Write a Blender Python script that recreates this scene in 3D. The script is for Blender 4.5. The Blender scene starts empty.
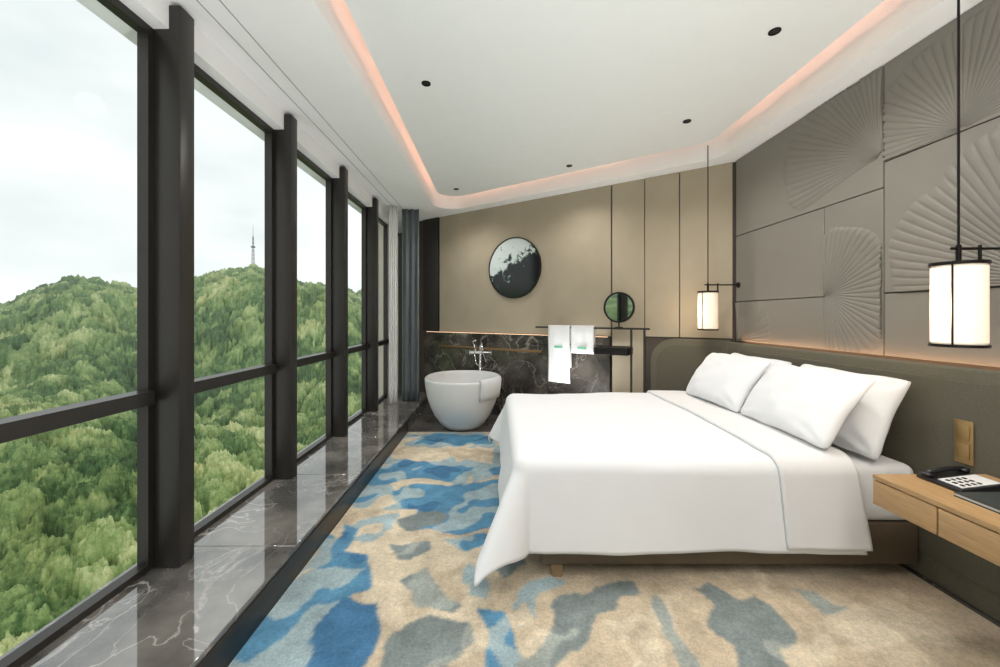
import bpy, bmesh, math, random
import numpy as np
from mathutils import Vector, noise
random.seed(3)
scene = bpy.context.scene
coll = scene.collection
try:
    scene.view_settings.view_transform = 'Standard'
    scene.view_settings.look = 'None'
except Exception:
    pass

def srgb(r, g, b):
    f = lambda c: (c/255/12.92) if c/255 <= 0.04045 else ((c/255+0.055)/1.055)**2.4
    return (f(r), f(g), f(b), 1.0)

# ------------------------------------------------------------ materials
def new_mat(name):
    m = bpy.data.materials.new(name); m.use_nodes = True
    nt = m.node_tree
    return m, nt, nt.nodes['Principled BSDF']

def mat(name, col, rough=0.6, metal=0.0, var=0.06, vscale=8.0, bump=0.0, bscale=60.0,
        stretch=(1, 1, 1), coat=0.0, spec=None, sheen=0.0):
    m, nt, p = new_mat(name)
    L = nt.links
    tc = nt.nodes.new('ShaderNodeTexCoord')
    mp = nt.nodes.new('ShaderNodeMapping'); mp.inputs['Scale'].default_value = stretch
    L.new(tc.outputs['Object'], mp.inputs['Vector'])
    n = nt.nodes.new('ShaderNodeTexNoise'); n.inputs['Scale'].default_value = vscale
    n.inputs['Detail'].default_value = 4
    L.new(mp.outputs['Vector'], n.inputs['Vector'])
    r = nt.nodes.new('ShaderNodeValToRGB')
    r.color_ramp.elements[0].position = 0.3; r.color_ramp.elements[1].position = 0.7
    r.color_ramp.elements[0].color = tuple(c*(1-var) for c in col[:3])+(1,)
    r.color_ramp.elements[1].color = tuple(min(1, c*(1+var)) for c in col[:3])+(1,)
    L.new(n.outputs['Fac'], r.inputs['Fac']); L.new(r.outputs['Color'], p.inputs['Base Color'])
    p.inputs['Roughness'].default_value = rough; p.inputs['Metallic'].default_value = metal
    if coat: p.inputs['Coat Weight'].default_value = coat
    if spec is not None: p.inputs['Specular IOR Level'].default_value = spec
    if sheen: p.inputs['Sheen Weight'].default_value = sheen
    if bump:
        n2 = nt.nodes.new('ShaderNodeTexNoise'); n2.inputs['Scale'].default_value = bscale
        n2.inputs['Detail'].default_value = 3
        L.new(mp.outputs['Vector'], n2.inputs['Vector'])
        b = nt.nodes.new('ShaderNodeBump'); b.inputs['Strength'].default_value = bump
        b.inputs['Distance'].default_value = 0.01
        L.new(n2.outputs['Fac'], b.inputs['Height']); L.new(b.outputs['Normal'], p.inputs['Normal'])
    return m

def marble(name, base, base2, vein, scale=1.6, rough=0.12, st1=0.5, st2=0.22, w=0.006, spec=0.5, ior=1.5):
    m, nt, p = new_mat(name); L = nt.links
    tc = nt.nodes.new('ShaderNodeTexCoord')
    n0 = nt.nodes.new('ShaderNodeTexNoise'); n0.inputs['Scale'].default_value = scale*2.2; n0.inputs['Detail'].default_value = 9
    L.new(tc.outputs['Object'], n0.inputs['Vector'])
    r0 = nt.nodes.new('ShaderNodeValToRGB')
    r0.color_ramp.elements[0].position = 0.38; r0.color_ramp.elements[0].color = base
    r0.color_ramp.elements[1].position = 0.66; r0.color_ramp.elements[1].color = base2
    L.new(n0.outputs['Fac'], r0.inputs['Fac'])
    last = r0.outputs['Color']
    nm = nt.nodes.new('ShaderNodeTexNoise'); nm.inputs['Scale'].default_value = scale*1.3; nm.inputs['Detail'].default_value = 2
    mpm = nt.nodes.new('ShaderNodeMapping'); mpm.inputs['Location'].default_value = (4.2, 1.7, 3.3)
    L.new(tc.outputs['Object'], mpm.inputs[0]); L.new(mpm.outputs[0], nm.inputs['Vector'])
    rm = nt.nodes.new('ShaderNodeMapRange'); rm.inputs[1].default_value = 0.34; rm.inputs[2].default_value = 0.60
    L.new(nm.outputs['Fac'], rm.inputs[0])
    for sc, st in ((scale, st1), (scale*2.7, st2)):
        n = nt.nodes.new('ShaderNodeTexNoise'); n.inputs['Scale'].default_value = sc
        n.inputs['Detail'].default_value = 7; n.inputs['Distortion'].default_value = 0.6
        L.new(tc.outputs['Object'], n.inputs['Vector'])
        r = nt.nodes.new('ShaderNodeValToRGB'); cr = r.color_ramp
        cr.elements[0].position = 0.5-w; cr.elements[0].color = (0, 0, 0, 1)
        cr.elements[1].position = 0.5+w; cr.elements[1].color = (0, 0, 0, 1)
        e = cr.elements.new(0.5); e.color = (st, st, st, 1)
        L.new(n.outputs['Fac'], r.inputs['Fac'])
        mu = nt.nodes.new('ShaderNodeMath'); mu.operation = 'MULTIPLY'
        L.new(r.outputs['Color'], mu.inputs[0]); L.new(rm.outputs[0], mu.inputs[1])
        mx = nt.nodes.new('ShaderNodeMix'); mx.data_type = 'RGBA'
        L.new(mu.outputs[0], mx.inputs[0]); L.new(last, mx.inputs[6]); mx.inputs[7].default_value = vein
        last = mx.outputs[2]
    L.new(last, p.inputs['Base Color'])
    p.inputs['Roughness'].default_value = rough
    p.inputs['Specular IOR Level'].default_value = spec
    p.inputs['IOR'].default_value = ior
    return m

def emis(name, col, strength):
    m, nt, p = new_mat(name)
    p.inputs['Base Color'].default_value = col
    p.inputs['Emission Color'].default_value = col
    p.inputs['Emission Strength'].default_value = strength
    return m

M = {}
M['white'] = mat('ceiling_paint', (0.87, 0.87, 0.86, 1), 0.8, var=0.01)
M['ceil'] = mat('ceiling_panel_paint', (0.77, 0.79, 0.77, 1), 0.8, var=0.01)
M['tan'] = mat('tan_fabric_panel', srgb(166, 154, 133), 0.85, var=0.05, vscale=3, bump=0.2, bscale=250)
M['tan2'] = mat('tan_panel_warm', srgb(168, 156, 135), 0.85, var=0.05, vscale=3, bump=0.2, bscale=250)
M['groove'] = mat('dark_groove', srgb(70, 60, 50), 0.7)
M['track'] = mat('track_groove', srgb(165, 163, 157), 0.7)
M['taupe'] = mat('taupe_panel', srgb(124, 119, 111), 0.55, var=0.03, vscale=2, bump=0.05, bscale=200)
M['taupe_back'] = mat('taupe_joint', srgb(70, 64, 58), 0.8)
M['headb'] = mat('olive_upholstery', srgb(93, 89, 75), 0.9, var=0.12, vscale=120, bump=0.4, bscale=300)
M['headrim'] = mat('olive_upholstery_border', srgb(102, 97, 82), 0.9, var=0.10, vscale=120, bump=0.3, bscale=300)
M['dark'] = mat('dark_bronze_frame', srgb(54, 51, 48), 0.36, 0.45, var=0.05)
M['blackmetal'] = mat('black_metal', srgb(30, 27, 26), 0.35, 0.6)
M['bronze'] = mat('brushed_bronze', srgb(150, 118, 80), 0.35, 0.85)
M['brasspl'] = mat('brass_plate', srgb(176, 146, 100), 0.4, 0.7)
M['basebr'] = mat('bronze_brown_upholstery', srgb(92, 80, 64), 0.6, var=0.08)
M['legw'] = mat('brown_wood_leg', srgb(134, 108, 78), 0.5, var=0.12, vscale=14)
M['wood'] = mat('oak_veneer', srgb(172, 138, 96), 0.45, var=0.16, vscale=14, stretch=(6, 0.6, 9), bump=0.05)
M['duvet'] = mat('white_cotton', (0.775, 0.78, 0.79, 1), 0.85, var=0.01, bump=0.08, bscale=11)
M['sheet'] = mat('white_sheet_fold', (0.755, 0.75, 0.75, 1), 0.8, var=0.01, bump=0.08, bscale=11)
M['pillow'] = mat('white_pillowcase', (0.78, 0.785, 0.795, 1), 0.85, var=0.01, bump=0.22, bscale=8)
M['tub'] = mat('white_solid_surface', (0.72, 0.72, 0.71, 1), 0.3, var=0.01)
M['chrome'] = mat('chrome', (0.8, 0.8, 0.8, 1), 0.12, 1.0, var=0.01)
M['towel'] = mat('white_terry', (0.72, 0.72, 0.715, 1), 0.95, var=0.03, vscale=60, bump=0.6, bscale=220)
M['green'] = mat('green_print', srgb(96, 178, 140), 0.8)
M['curtain'] = mat('grey_teal_curtain', srgb(106, 114, 116), 0.85, var=0.06)
M['sheer'] = mat('sheer_curtain', (0.88, 0.88, 0.87, 1), 0.9, var=0.02)
M['stone'] = mat('beige_stone', srgb(206, 198, 180), 0.7, var=0.06)
M['plastic'] = mat('black_plastic', srgb(28, 28, 30), 0.35)
M['paper'] = mat('white_plastic', (0.66, 0.66, 0.65, 1), 0.5)
M['cover'] = mat('dark_green_cover', srgb(50, 56, 56), 0.5)
M['shade'] = emis('lamp_glass_glow', (1.0, 0.87, 0.70, 1), 0.28)
M['led'] = emis('led_strip_warm', (1.0, 0.54, 0.38, 1), 8.0)
M['ledw'] = emis('led_strip_soft', (1.0, 0.66, 0.42, 1), 1.8)
M['ledh'] = emis('led_strip_amber', (1.0, 0.60, 0.34, 1), 16.0)
M['panel'] = emis('ceiling_fill_glow', (1.0, 0.98, 0.95, 1), 8.0)
M['marble'] = marble('dark_marble', srgb(76, 74, 71), srgb(128, 123, 117), srgb(220, 215, 210), 1.5, 0.03, st1=0.55, st2=0.42, w=0.006, spec=1.0, ior=1.85)
M['marble2'] = marble('brown_marble', srgb(52, 49, 47), srgb(92, 86, 80), srgb(190, 182, 172), 1.8, 0.12, st1=0.5, st2=0.45, w=0.009)
M['tile'] = marble('floor_marble', srgb(84, 81, 78), srgb(112, 107, 102), srgb(170, 165, 160), 1.4, 0.2)
M['mast'] = mat('grey_steel', srgb(112, 118, 122), 0.6)

def glass():
    m = bpy.data.materials.new('window_glass'); m.use_nodes = True
    nt = m.node_tree; nt.nodes.clear(); L = nt.links
    o = nt.nodes.new('ShaderNodeOutputMaterial')
    t = nt.nodes.new('ShaderNodeBsdfTransparent'); t.inputs['Color'].default_value = (0.97, 0.985, 0.98, 1)
    g = nt.nodes.new('ShaderNodeBsdfGlossy'); g.inputs['Roughness'].default_value = 0.02
    f = nt.nodes.new('ShaderNodeLayerWeight'); f.inputs['Blend'].default_value = 0.5
    pw = nt.nodes.new('ShaderNodeMath'); pw.operation = 'POWER'; pw.inputs[1].default_value = 5
    ma = nt.nodes.new('ShaderNodeMath'); ma.operation = 'MULTIPLY_ADD'; ma.inputs[1].default_value = 0.25; ma.inputs[2].default_value = 0.006
    L.new(f.outputs['Facing'], pw.inputs[0]); L.new(pw.outputs[0], ma.inputs[0])
    mx = nt.nodes.new('ShaderNodeMixShader')
    L.new(ma.outputs[0], mx.inputs[0]); L.new(t.outputs[0], mx.inputs[1]); L.new(g.outputs[0], mx.inputs[2])
    L.new(mx.outputs[0], o.inputs[0])
    return m
M['glass'] = glass()

def carpet_mat():
    m, nt, p = new_mat('patterned_carpet'); L = nt.links
    a = nt.nodes.new('ShaderNodeVertexColor'); a.layer_name = 'pattern'
    tc = nt.nodes.new('ShaderNodeTexCoord')
    def nz(sc, lo, hi, det, ro):
        n = nt.nodes.new('ShaderNodeTexNoise'); n.inputs['Scale'].default_value = sc; n.inputs['Detail'].default_value = det
        n.inputs['Roughness'].default_value = ro
        L.new(tc.outputs['Object'], n.inputs['Vector'])
        mr = nt.nodes.new('ShaderNodeMapRange'); mr.inputs[1].default_value = 0.25; mr.inputs[2].default_value = 0.75
        mr.inputs[3].default_value = lo; mr.inputs[4].default_value = hi
        L.new(n.outputs['Fac'], mr.inputs[0]); return mr.outputs[0]
    a1 = nz(10, 0.74, 1.24, 8, 0.68); a2 = nz(90, 0.74, 1.24, 4, 0.7)
    mu = nt.nodes.new('ShaderNodeMath'); mu.operation = 'MULTIPLY'; L.new(a1, mu.inputs[0]); L.new(a2, mu.inputs[1])
    mx = nt.nodes.new('ShaderNodeVectorMath'); mx.operation = 'SCALE'
    L.new(a.outputs['Color'], mx.inputs[0]); L.new(mu.outputs[0], mx.inputs['Scale'])
    L.new(mx.outputs[0], p.inputs['Base Color'])
    p.inputs['Roughness'].default_value = 0.95; p.inputs['Specular IOR Level'].default_value = 0.1
    n2 = nt.nodes.new('ShaderNodeTexNoise'); n2.inputs['Scale'].default_value = 260
    L.new(tc.outputs['Object'], n2.inputs['Vector'])
    b = nt.nodes.new('ShaderNodeBump'); b.inputs['Strength'].default_value = 0.5; b.inputs['Distance'].default_value = 0.005
    L.new(n2.outputs['Fac'], b.inputs['Height']); L.new(b.outputs['Normal'], p.inputs['Normal'])
    return m
M['carpet'] = carpet_mat()

def forest_mat():
    m, nt, p = new_mat('forest_canopy'); L = nt.links
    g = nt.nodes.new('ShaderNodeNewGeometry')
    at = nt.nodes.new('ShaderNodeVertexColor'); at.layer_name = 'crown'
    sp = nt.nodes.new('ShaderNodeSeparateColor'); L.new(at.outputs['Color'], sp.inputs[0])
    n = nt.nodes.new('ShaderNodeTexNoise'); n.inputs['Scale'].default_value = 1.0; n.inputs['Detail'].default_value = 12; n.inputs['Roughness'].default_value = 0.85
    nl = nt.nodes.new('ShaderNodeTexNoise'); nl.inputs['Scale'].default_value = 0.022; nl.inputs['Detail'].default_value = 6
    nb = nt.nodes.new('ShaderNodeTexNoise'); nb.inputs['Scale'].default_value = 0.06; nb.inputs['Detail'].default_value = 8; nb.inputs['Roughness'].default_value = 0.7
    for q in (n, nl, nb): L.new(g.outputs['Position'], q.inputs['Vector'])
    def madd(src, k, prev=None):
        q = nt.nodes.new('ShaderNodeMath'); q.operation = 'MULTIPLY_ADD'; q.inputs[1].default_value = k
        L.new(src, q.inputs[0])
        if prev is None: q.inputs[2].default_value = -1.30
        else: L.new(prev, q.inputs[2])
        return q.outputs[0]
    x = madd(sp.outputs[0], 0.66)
    x = madd(sp.outputs[1], 0.38, x)  # shade painted in: gaps between crowns darker, crown tops lighter
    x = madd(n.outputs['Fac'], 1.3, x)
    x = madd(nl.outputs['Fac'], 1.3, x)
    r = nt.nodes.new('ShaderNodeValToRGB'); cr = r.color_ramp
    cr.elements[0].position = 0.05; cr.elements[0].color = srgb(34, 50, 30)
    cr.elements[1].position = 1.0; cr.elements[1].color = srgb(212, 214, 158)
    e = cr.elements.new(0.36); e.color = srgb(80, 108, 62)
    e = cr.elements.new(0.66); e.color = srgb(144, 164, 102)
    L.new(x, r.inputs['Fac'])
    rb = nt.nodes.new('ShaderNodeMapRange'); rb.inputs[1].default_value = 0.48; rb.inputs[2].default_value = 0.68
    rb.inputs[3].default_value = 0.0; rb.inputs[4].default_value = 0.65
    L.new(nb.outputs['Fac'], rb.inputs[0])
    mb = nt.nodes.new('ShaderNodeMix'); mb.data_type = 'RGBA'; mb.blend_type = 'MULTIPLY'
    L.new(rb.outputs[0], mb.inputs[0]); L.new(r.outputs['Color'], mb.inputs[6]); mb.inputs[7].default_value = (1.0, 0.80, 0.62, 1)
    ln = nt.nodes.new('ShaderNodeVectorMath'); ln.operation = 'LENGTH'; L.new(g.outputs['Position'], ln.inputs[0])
    mr = nt.nodes.new('ShaderNodeMapRange'); mr.inputs[1].default_value = 70; mr.inputs[2].default_value = 420  # distance haze painted into the canopy colour
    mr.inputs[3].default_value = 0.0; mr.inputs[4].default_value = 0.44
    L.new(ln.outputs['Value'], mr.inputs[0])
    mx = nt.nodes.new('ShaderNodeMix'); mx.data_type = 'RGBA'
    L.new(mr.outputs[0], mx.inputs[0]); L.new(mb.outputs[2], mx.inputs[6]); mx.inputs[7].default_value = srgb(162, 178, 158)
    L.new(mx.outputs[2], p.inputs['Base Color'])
    p.inputs['Roughness'].default_value = 0.9; p.inputs['Specular IOR Level'].default_value = 0.1
    return m
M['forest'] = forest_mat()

def reflection_disc_mat():  # reflection of sky and trees painted into the disc colour
    m, nt, p = new_mat('painted_reflection_disc'); L = nt.links
    tc = nt.nodes.new('ShaderNodeTexCoord')
    n = nt.nodes.new('ShaderNodeTexNoise'); n.inputs['Scale'].default_value = 4; n.inputs['Detail'].default_value = 14
    n.inputs['Roughness'].default_value = 0.72
    L.new(tc.outputs['Object'], n.inputs['Vector'])
    sx = nt.nodes.new('ShaderNodeSeparateXYZ'); L.new(tc.outputs['Object'], sx.inputs[0])
    s1 = nt.nodes.new('ShaderNodeMath'); s1.operation = 'MULTIPLY_ADD'; s1.inputs[1].default_value = 0.34
    L.new(sx.outputs['Z'], s1.inputs[0]); L.new(n.outputs['Fac'], s1.inputs[2])
    s2 = nt.nodes.new('ShaderNodeMath'); s2.operation = 'MULTIPLY_ADD'; s2.inputs[1].default_value = -0.34
    L.new(sx.outputs['X'], s2.inputs[0]); L.new(s1.outputs[0], s2.inputs[2])
    r = nt.nodes.new('ShaderNodeValToRGB'); cr = r.color_ramp
    cr.elements[0].position = 0.61; cr.elements[0].color = (0.006, 0.008, 0.008, 1)
    cr.elements[1].position = 0.67; cr.elements[1].color = (0.60, 0.66, 0.64, 1)
    e = cr.elements.new(0.645); e.color = (0.02, 0.06, 0.045, 1)
    L.new(s2.outputs[0], r.inputs['Fac']); L.new(r.outputs['Color'], p.inputs['Base Color'])
    p.inputs['Roughness'].default_value = 0.12
    return m
M['painted_reflection'] = reflection_disc_mat()

# ------------------------------------------------------------ object helpers
WL = {}
def tag(o, label=None, category=None, kind=None, group=None):
    if label: o['label'] = label
    if category: o['category'] = category
    if kind: o['kind'] = kind
    if group: o['group'] = group
    return o

def empty(name, loc, label=None, category=None, kind=None, group=None, parent=None):
    o = bpy.data.objects.new(name, None); o.empty_display_size = 0.1
    coll.objects.link(o); loc = Vector(loc)
    if parent: o.parent = parent; o.location = loc-WL[parent.name]
    else: o.location = loc
    WL[o.name] = loc
    return tag(o, label, category, kind, group)

def add(name, verts, faces, material, parent=None, smooth=False, label=None, category=None, kind=None, group=None, bevel=0, seg=2, origin=None):
    v = np.array([tuple(q) for q in verts], dtype=float)
    if origin is None:
        origin = Vector(((v[:, 0].min()+v[:, 0].max())/2, (v[:, 1].min()+v[:, 1].max())/2, v[:, 2].min()))
    else: origin = Vector(origin)
    v = v-np.array(origin)
    me = bpy.data.meshes.new(name)
    me.from_pydata([tuple(x) for x in v], [], [tuple(f) for f in faces]); me.update()
    bm = bmesh.new(); bm.from_mesh(me)
    if bevel:
        eds = [e for e in bm.edges if len(e.link_faces) == 2 and e.calc_face_angle(0) > 0.6]
        bmesh.ops.bevel(bm, geom=eds, offset=bevel, segments=seg, affect='EDGES', profile=0.5)
    if len(bm.faces) < 60000: bmesh.ops.recalc_face_normals(bm, faces=bm.faces)
    bm.to_mesh(me); bm.free()
    if smooth or bevel:
        for p_ in me.polygons: p_.use_smooth = True
        if not smooth or bevel:
            try: me.set_sharp_from_angle(angle=math.radians(38))
            except Exception: pass
    me.materials.append(material)
    o = bpy.data.objects.new(name, me); coll.objects.link(o)
    if parent: o.parent = parent; o.location = origin-WL[parent.name]
    else: o.location = origin
    WL[o.name] = origin
    return tag(o, label, category, kind, group)

def boxvf(a, b):
    x0, y0, z0 = a; x1, y1, z1 = b
    v = [(x0, y0, z0), (x1, y0, z0), (x1, y1, z0), (x0, y1, z0), (x0, y0, z1), (x1, y0, z1), (x1, y1, z1), (x0, y1, z1)]
    f = [(0, 3, 2, 1), (4, 5, 6, 7), (0, 1, 5, 4), (1, 2, 6, 5), (2, 3, 7, 6), (3, 0, 4, 7)]
    return v, f
def box(name, a, b, m, **k):
    v, f = boxvf(a, b); return add(name, v, f, m, **k)
def join(parts):
    V = []; F = []
    for v, f in parts:
        o = len(V); V += list(v); F += [tuple(i+o for i in q) for q in f]
    return V, F
def prism(pts, z0, z1):
    n = len(pts)
    v = [(x, y, z0) for x, y in pts]+[(x, y, z1) for x, y in pts]
    f = [tuple(range(n-1, -1, -1)), tuple(range(n, 2*n))]+[(i, (i+1) % n, n+(i+1) % n, n+i) for i in range(n)]
    return v, f
def cylvf(p0, p1, r0, r1=None, n=16):
    r1 = r0 if r1 is None else r1
    p0 = Vector(p0); p1 = Vector(p1); d = (p1-p0).normalized()
    a = d.orthogonal().normalized(); b = d.cross(a)
    v = []
    for p_, r in ((p0, r0), (p1, r1)):
        for i in range(n):
            t = 2*math.pi*i/n; v.append(p_+a*(r*math.cos(t))+b*(r*math.sin(t)))
    f = [tuple(range(n-1, -1, -1)), tuple(range(n, 2*n))]+[(i, (i+1) % n, n+(i+1) % n, n+i) for i in range(n)]
    return v, f
def tubevf(path, r, n=10):
    path = [Vector(p) for p in path]; v = []; f = []
    up = Vector((0.13, 0.31, 0.94))
    for i, p_ in enumerate(path):
        d = (path[min(i+1, len(path)-1)]-path[max(i-1, 0)]).normalized()
        a = d.cross(up).normalized(); b = d.cross(a)
        for j in range(n):
            t = 2*math.pi*j/n; v.append(p_+a*(r*math.cos(t))+b*(r*math.sin(t)))
    for i in range(len(path)-1):
        for j in range(n):
            f.append((i*n+j, i*n+(j+1) % n, (i+1)*n+(j+1) % n, (i+1)*n+j))
    f.append(tuple(range(n-1, -1, -1))); f.append(tuple(range((len(path)-1)*n, len(path)*n)))
    return v, f
def lathevf(prof, c, n=32, closed=False):
    v = []; f = []; m_ = len(prof)
    for r, z in prof:
        for i in range(n):
            t = 2*math.pi*i/n; v.append((c[0]+r*math.cos(t), c[1]+r*math.sin(t), c[2]+z))
    rng = m_ if closed else m_-1
    for k in range(rng):
        k2 = (k+1) % m_
        for i in range(n): f.append((k*n+i, k*n+(i+1) % n, k2*n+(i+1) % n, k2*n+i))
    return v, f
def fillet(A, C, B, r, n=10):
    A = Vector(A); B = Vector(B); C = Vector(C)
    a = (A-C).normalized(); b = (B-C).normalized()
    ang = a.angle(b); d = r/math.tan(ang/2)
    p0 = C+a*d; p1 = C+b*d; cen = C+(a+b).normalized()*(r/math.sin(ang/2))
    v0 = p0-cen; v1 = p1-cen; tot = v0.angle(v1); out = []
    for i in range(n+1):
        t = i/n
        out.append(tuple(cen+(v0*math.sin((1-t)*tot)+v1*math.sin(t*tot))/math.sin(tot)))
    return out

TX, TY = 0.824, -0.566
NX, NY = -0.566, -0.824
def W(l, d, z): return (-0.83+TX*l+NX*d, 5.84+TY*l+NY*d, z)
def wbox(l0, l1, d0, d1, z0, z1):
    v = [W(l0, d0, z0), W(l1, d0, z0), W(l1, d1, z0), W(l0, d1, z0), W(l0, d0, z1), W(l1, d0, z1), W(l1, d1, z1), W(l0, d1, z1)]
    return v, boxvf((0, 0, 0), (1, 1, 1))[1]
def backY(X, d): 
    l = (X+0.83-NX*d)/TX
    return 5.84+TY*l+NY*d

XR = 2.226; XG = -1.597; YN = -2.5; ZS = 2.74; ZC = 2.86; ZT = 3.08; XL = -1.007; ZL = 0.15

# ------------------------------------------------------------ shell
box('floor', (-1.75, YN, -0.12), (2.4, 6.6, 0.0), M['tile'], kind='structure')
box('ceiling', (-1.75, YN, ZT), (2.4, 6.6, ZT+0.1), M['white'], kind='structure')
PX0, PX1, PD = -0.755, 1.915, 0.310
c1 = (PX1, backY(PX1, PD)); c2 = (PX0, backY(PX0, PD))
pl = [(PX0, YN), (PX1, YN)]+fillet((PX1, YN), c1, c2, 0.22)+fillet(c1, c2, (PX0, YN), 0.22)
v, f = prism(pl, ZC, ZC+0.02); add('trim_1', v, f, M['ceil'], kind='structure', label='suspended matt white ceiling panel')
LX0, LX1, LD = -0.839, 2.04, 0.186
k1 = (LX1, backY(LX1, LD)); k2 = (LX0, backY(LX0, LD))
v, f = prism([(-1.75, YN), (LX0, YN), k2, (-1.75, backY(-1.75, LD))], ZS, ZT)
add('trim_2', v, f, M['white'], kind='structure', label='white ceiling cornice above windows')
v, f = prism([(LX1, YN), (2.4, YN), (2.4, backY(2.4, LD)), k1], ZS, ZT)
add('trim_3', v, f, M['white'], kind='structure', label='white ceiling cornice above headboard wall')
v, f = prism([(-1.75, backY(-1.75, LD)), (2.4, backY(2.4, LD)), (2.4, backY(2.4, -0.01)), (-1.75, backY(-1.75, -0.01))], ZS, ZT)
add('trim_4', v, f, M['white'], kind='structure', label='white ceiling cornice along slanted wall')
v, f = prism([k2]+fillet(k1, k2, (LX0, YN), 0.26), ZS+0.0004, ZT-0.0004); add('trim_20', v, f, M['white'], kind='structure', label='rounded white cornice corner')
v, f = prism([k1]+fillet((LX1, YN), k1, k2, 0.26), ZS+0.0004, ZT-0.0004); add('trim_21', v, f, M['white'], kind='structure', label='rounded white cornice corner')
parts = [boxvf((1.72, YN, ZC+0.022), (1.75, backY(1.72, 0.52), ZC+0.034)),
         boxvf((-0.57, YN, ZC+0.022), (-0.54, backY(-0.55, 0.52), ZC+0.034)),
         wbox(0.60, 3.04, 0.48, 0.51, ZC+0.022, ZC+0.034)]
v, f = join(parts)
add('cove_light_strip', v, f, M['led'], label='warm led strip hidden in the ceiling cove', category='light strip')
box('trim_5', (-1.370, YN, ZS-0.003), (-1.365, 5.6, ZS), M['track'], kind='structure')
box('trim_6', (-1.266, YN, ZS-0.003), (-1.261, 5.5, ZS), M['track'], kind='structure')
box('wall_right', (XR, YN, 0), (2.4, backY(XR, 0)-0.0, ZS), M['taupe_back'], kind='structure')
v, f = wbox(-1.3, 3.95, -0.15, 0, 0, ZS); add('wall_back', v, f, M['groove'], kind='structure')
box('wall_front', (-1.75, YN-0.12, 0), (2.4, YN, ZT), M['white'], kind='structure')
box('wall_left', (-1.75, YN, 0), (XG-0.05, 6.6, 0.10), M['marble'], kind='structure')
ye = backY(-1.3, 0)-0.02
parts = [boxvf((XG-0.05, YN, 0.0), (XL-0.002, ye, ZL-0.02))]
ys_ = [YN]+[v_ for v_ in (-1.6, -0.7, 0.2, 1.1, 2.0, 2.9, 3.8, 4.7)]+[ye]
for a_, b_ in zip(ys_[:-1], ys_[1:]):
    parts.append(boxvf((XG-0.05, a_+0.0015, ZL-0.02), (XL, b_-0.0015, ZL)))
v, f = join(parts)
add('trim_7', v, f, M['marble'], kind='structure', bevel=0.002, seg=1, label='low polished dark marble window ledge')
box('trim_9', (XL-0.001, YN, 0.0), (XL+0.010, 4.5, 0.125), M['dark'], kind='structure', bevel=0.002, label='dark metal riser strip of the window ledge')
box('trim_8', (XG-0.15, YN, 2.61), (XG+0.10, 6.3, ZS), M['white'], kind='structure', label='white window header')

# ------------------------------------------------------------ windows
mull = [-1.15, -0.16, 0.83, 1.825, 2.81, 3.80, 4.80]
for i, y in enumerate(mull):
    box('trim_%d' % (10+i), (XG-0.03, y, ZL), (XG+0.15, y+0.09, ZS-0.02), M['dark'], kind='structure', bevel=0.005, label='deep dark bronze window mullion')
wn = 1
ends = [(-2.5, -1.15)]+[(mull[i]+0.09, mull[i+1]) for i in range(len(mull)-1)]+[(4.89, 5.72)]
for (y0, y1) in ends:
    fr = 0.028
    parts = [boxvf((XG-0.02, y0, ZL), (XG+0.03, y1, ZL+0.03)), boxvf((XG-0.02, y0, 2.575), (XG+0.03, y1, 2.61)),
             boxvf((XG-0.02, y0, ZL+0.03), (XG+0.03, y0+fr, 2.575)), boxvf((XG-0.02, y1-fr, ZL+0.03), (XG+0.03, y1, 2.575)),
             boxvf((XG-0.02, y0+fr, 0.905), (XG+0.06, y1-fr, 0.965))]
    v, f = join(parts)
    w = add('window_%d' % wn, v, f, M['dark'], kind='structure', label='dark bronze framed picture window')
    xg = XG-0.002
    add('glass_pane', [(xg, y0+fr, ZL+0.03), (xg, y1-fr, ZL+0.03), (xg, y1-fr, 2.575), (xg, y0+fr, 2.575)], [(0, 1, 2, 3)], M['glass'], parent=w)
    wn += 1
parts = [boxvf((XG-0.1, 5.72, ZL+0.4*i), (XG+0.06, 6.25, ZL+0.4*i+0.392)) for i in range(6)]+[boxvf((XG-0.1, 5.73, ZL), (XG+0.05, 6.25, 2.61))]
v, f = join(parts); add('wall_pier', v, f, M['stone'], kind='structure', label='beige stone pier with horizontal joints')

def curtain(name, p0, p1, z0, z1, folds, amp, m, label):
    p0 = Vector((p0[0], p0[1], 0)); p1 = Vector((p1[0], p1[1], 0)); d = p1-p0; nrm = Vector((-d.y, d.x, 0)).normalized()
    n = folds*12; V = []; F = []
    for j in range(14):
        z = z0+(z1-z0)*j/13
        for i in range(n+1):
            t = i/n; a = amp*(1+0.25*math.sin(j*0.7+i*0.3))*math.sin(t*folds*2*math.pi+0.15*math.sin(j*0.4))
            q = p0+d*t+nrm*a; V.append((q.x, q.y, z))
    for j in range(13):
        for i in range(n):
            F.append((j*(n+1)+i, j*(n+1)+i+1, (j+1)*(n+1)+i+1, (j+1)*(n+1)+i))
    o = add(name, V, F, m, smooth=True, label=label, category='curtain')
    s = o.modifiers.new('t', 'SOLIDIFY'); s.thickness = 0.004
    return o
curtain('curtain', (-1.27, 5.36), (-1.05, 5.40), ZL+0.002, ZS-0.005, 3, 0.022, M['curtain'], 'grey teal floor-length curtain gathered by the window')
curtain('sheer_curtain', (-1.40, 5.20), (-1.30, 5.23), ZL+0.002, ZS-0.005, 4, 0.010, M['sheer'], 'white sheer curtain gathered beside the window')

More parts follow.
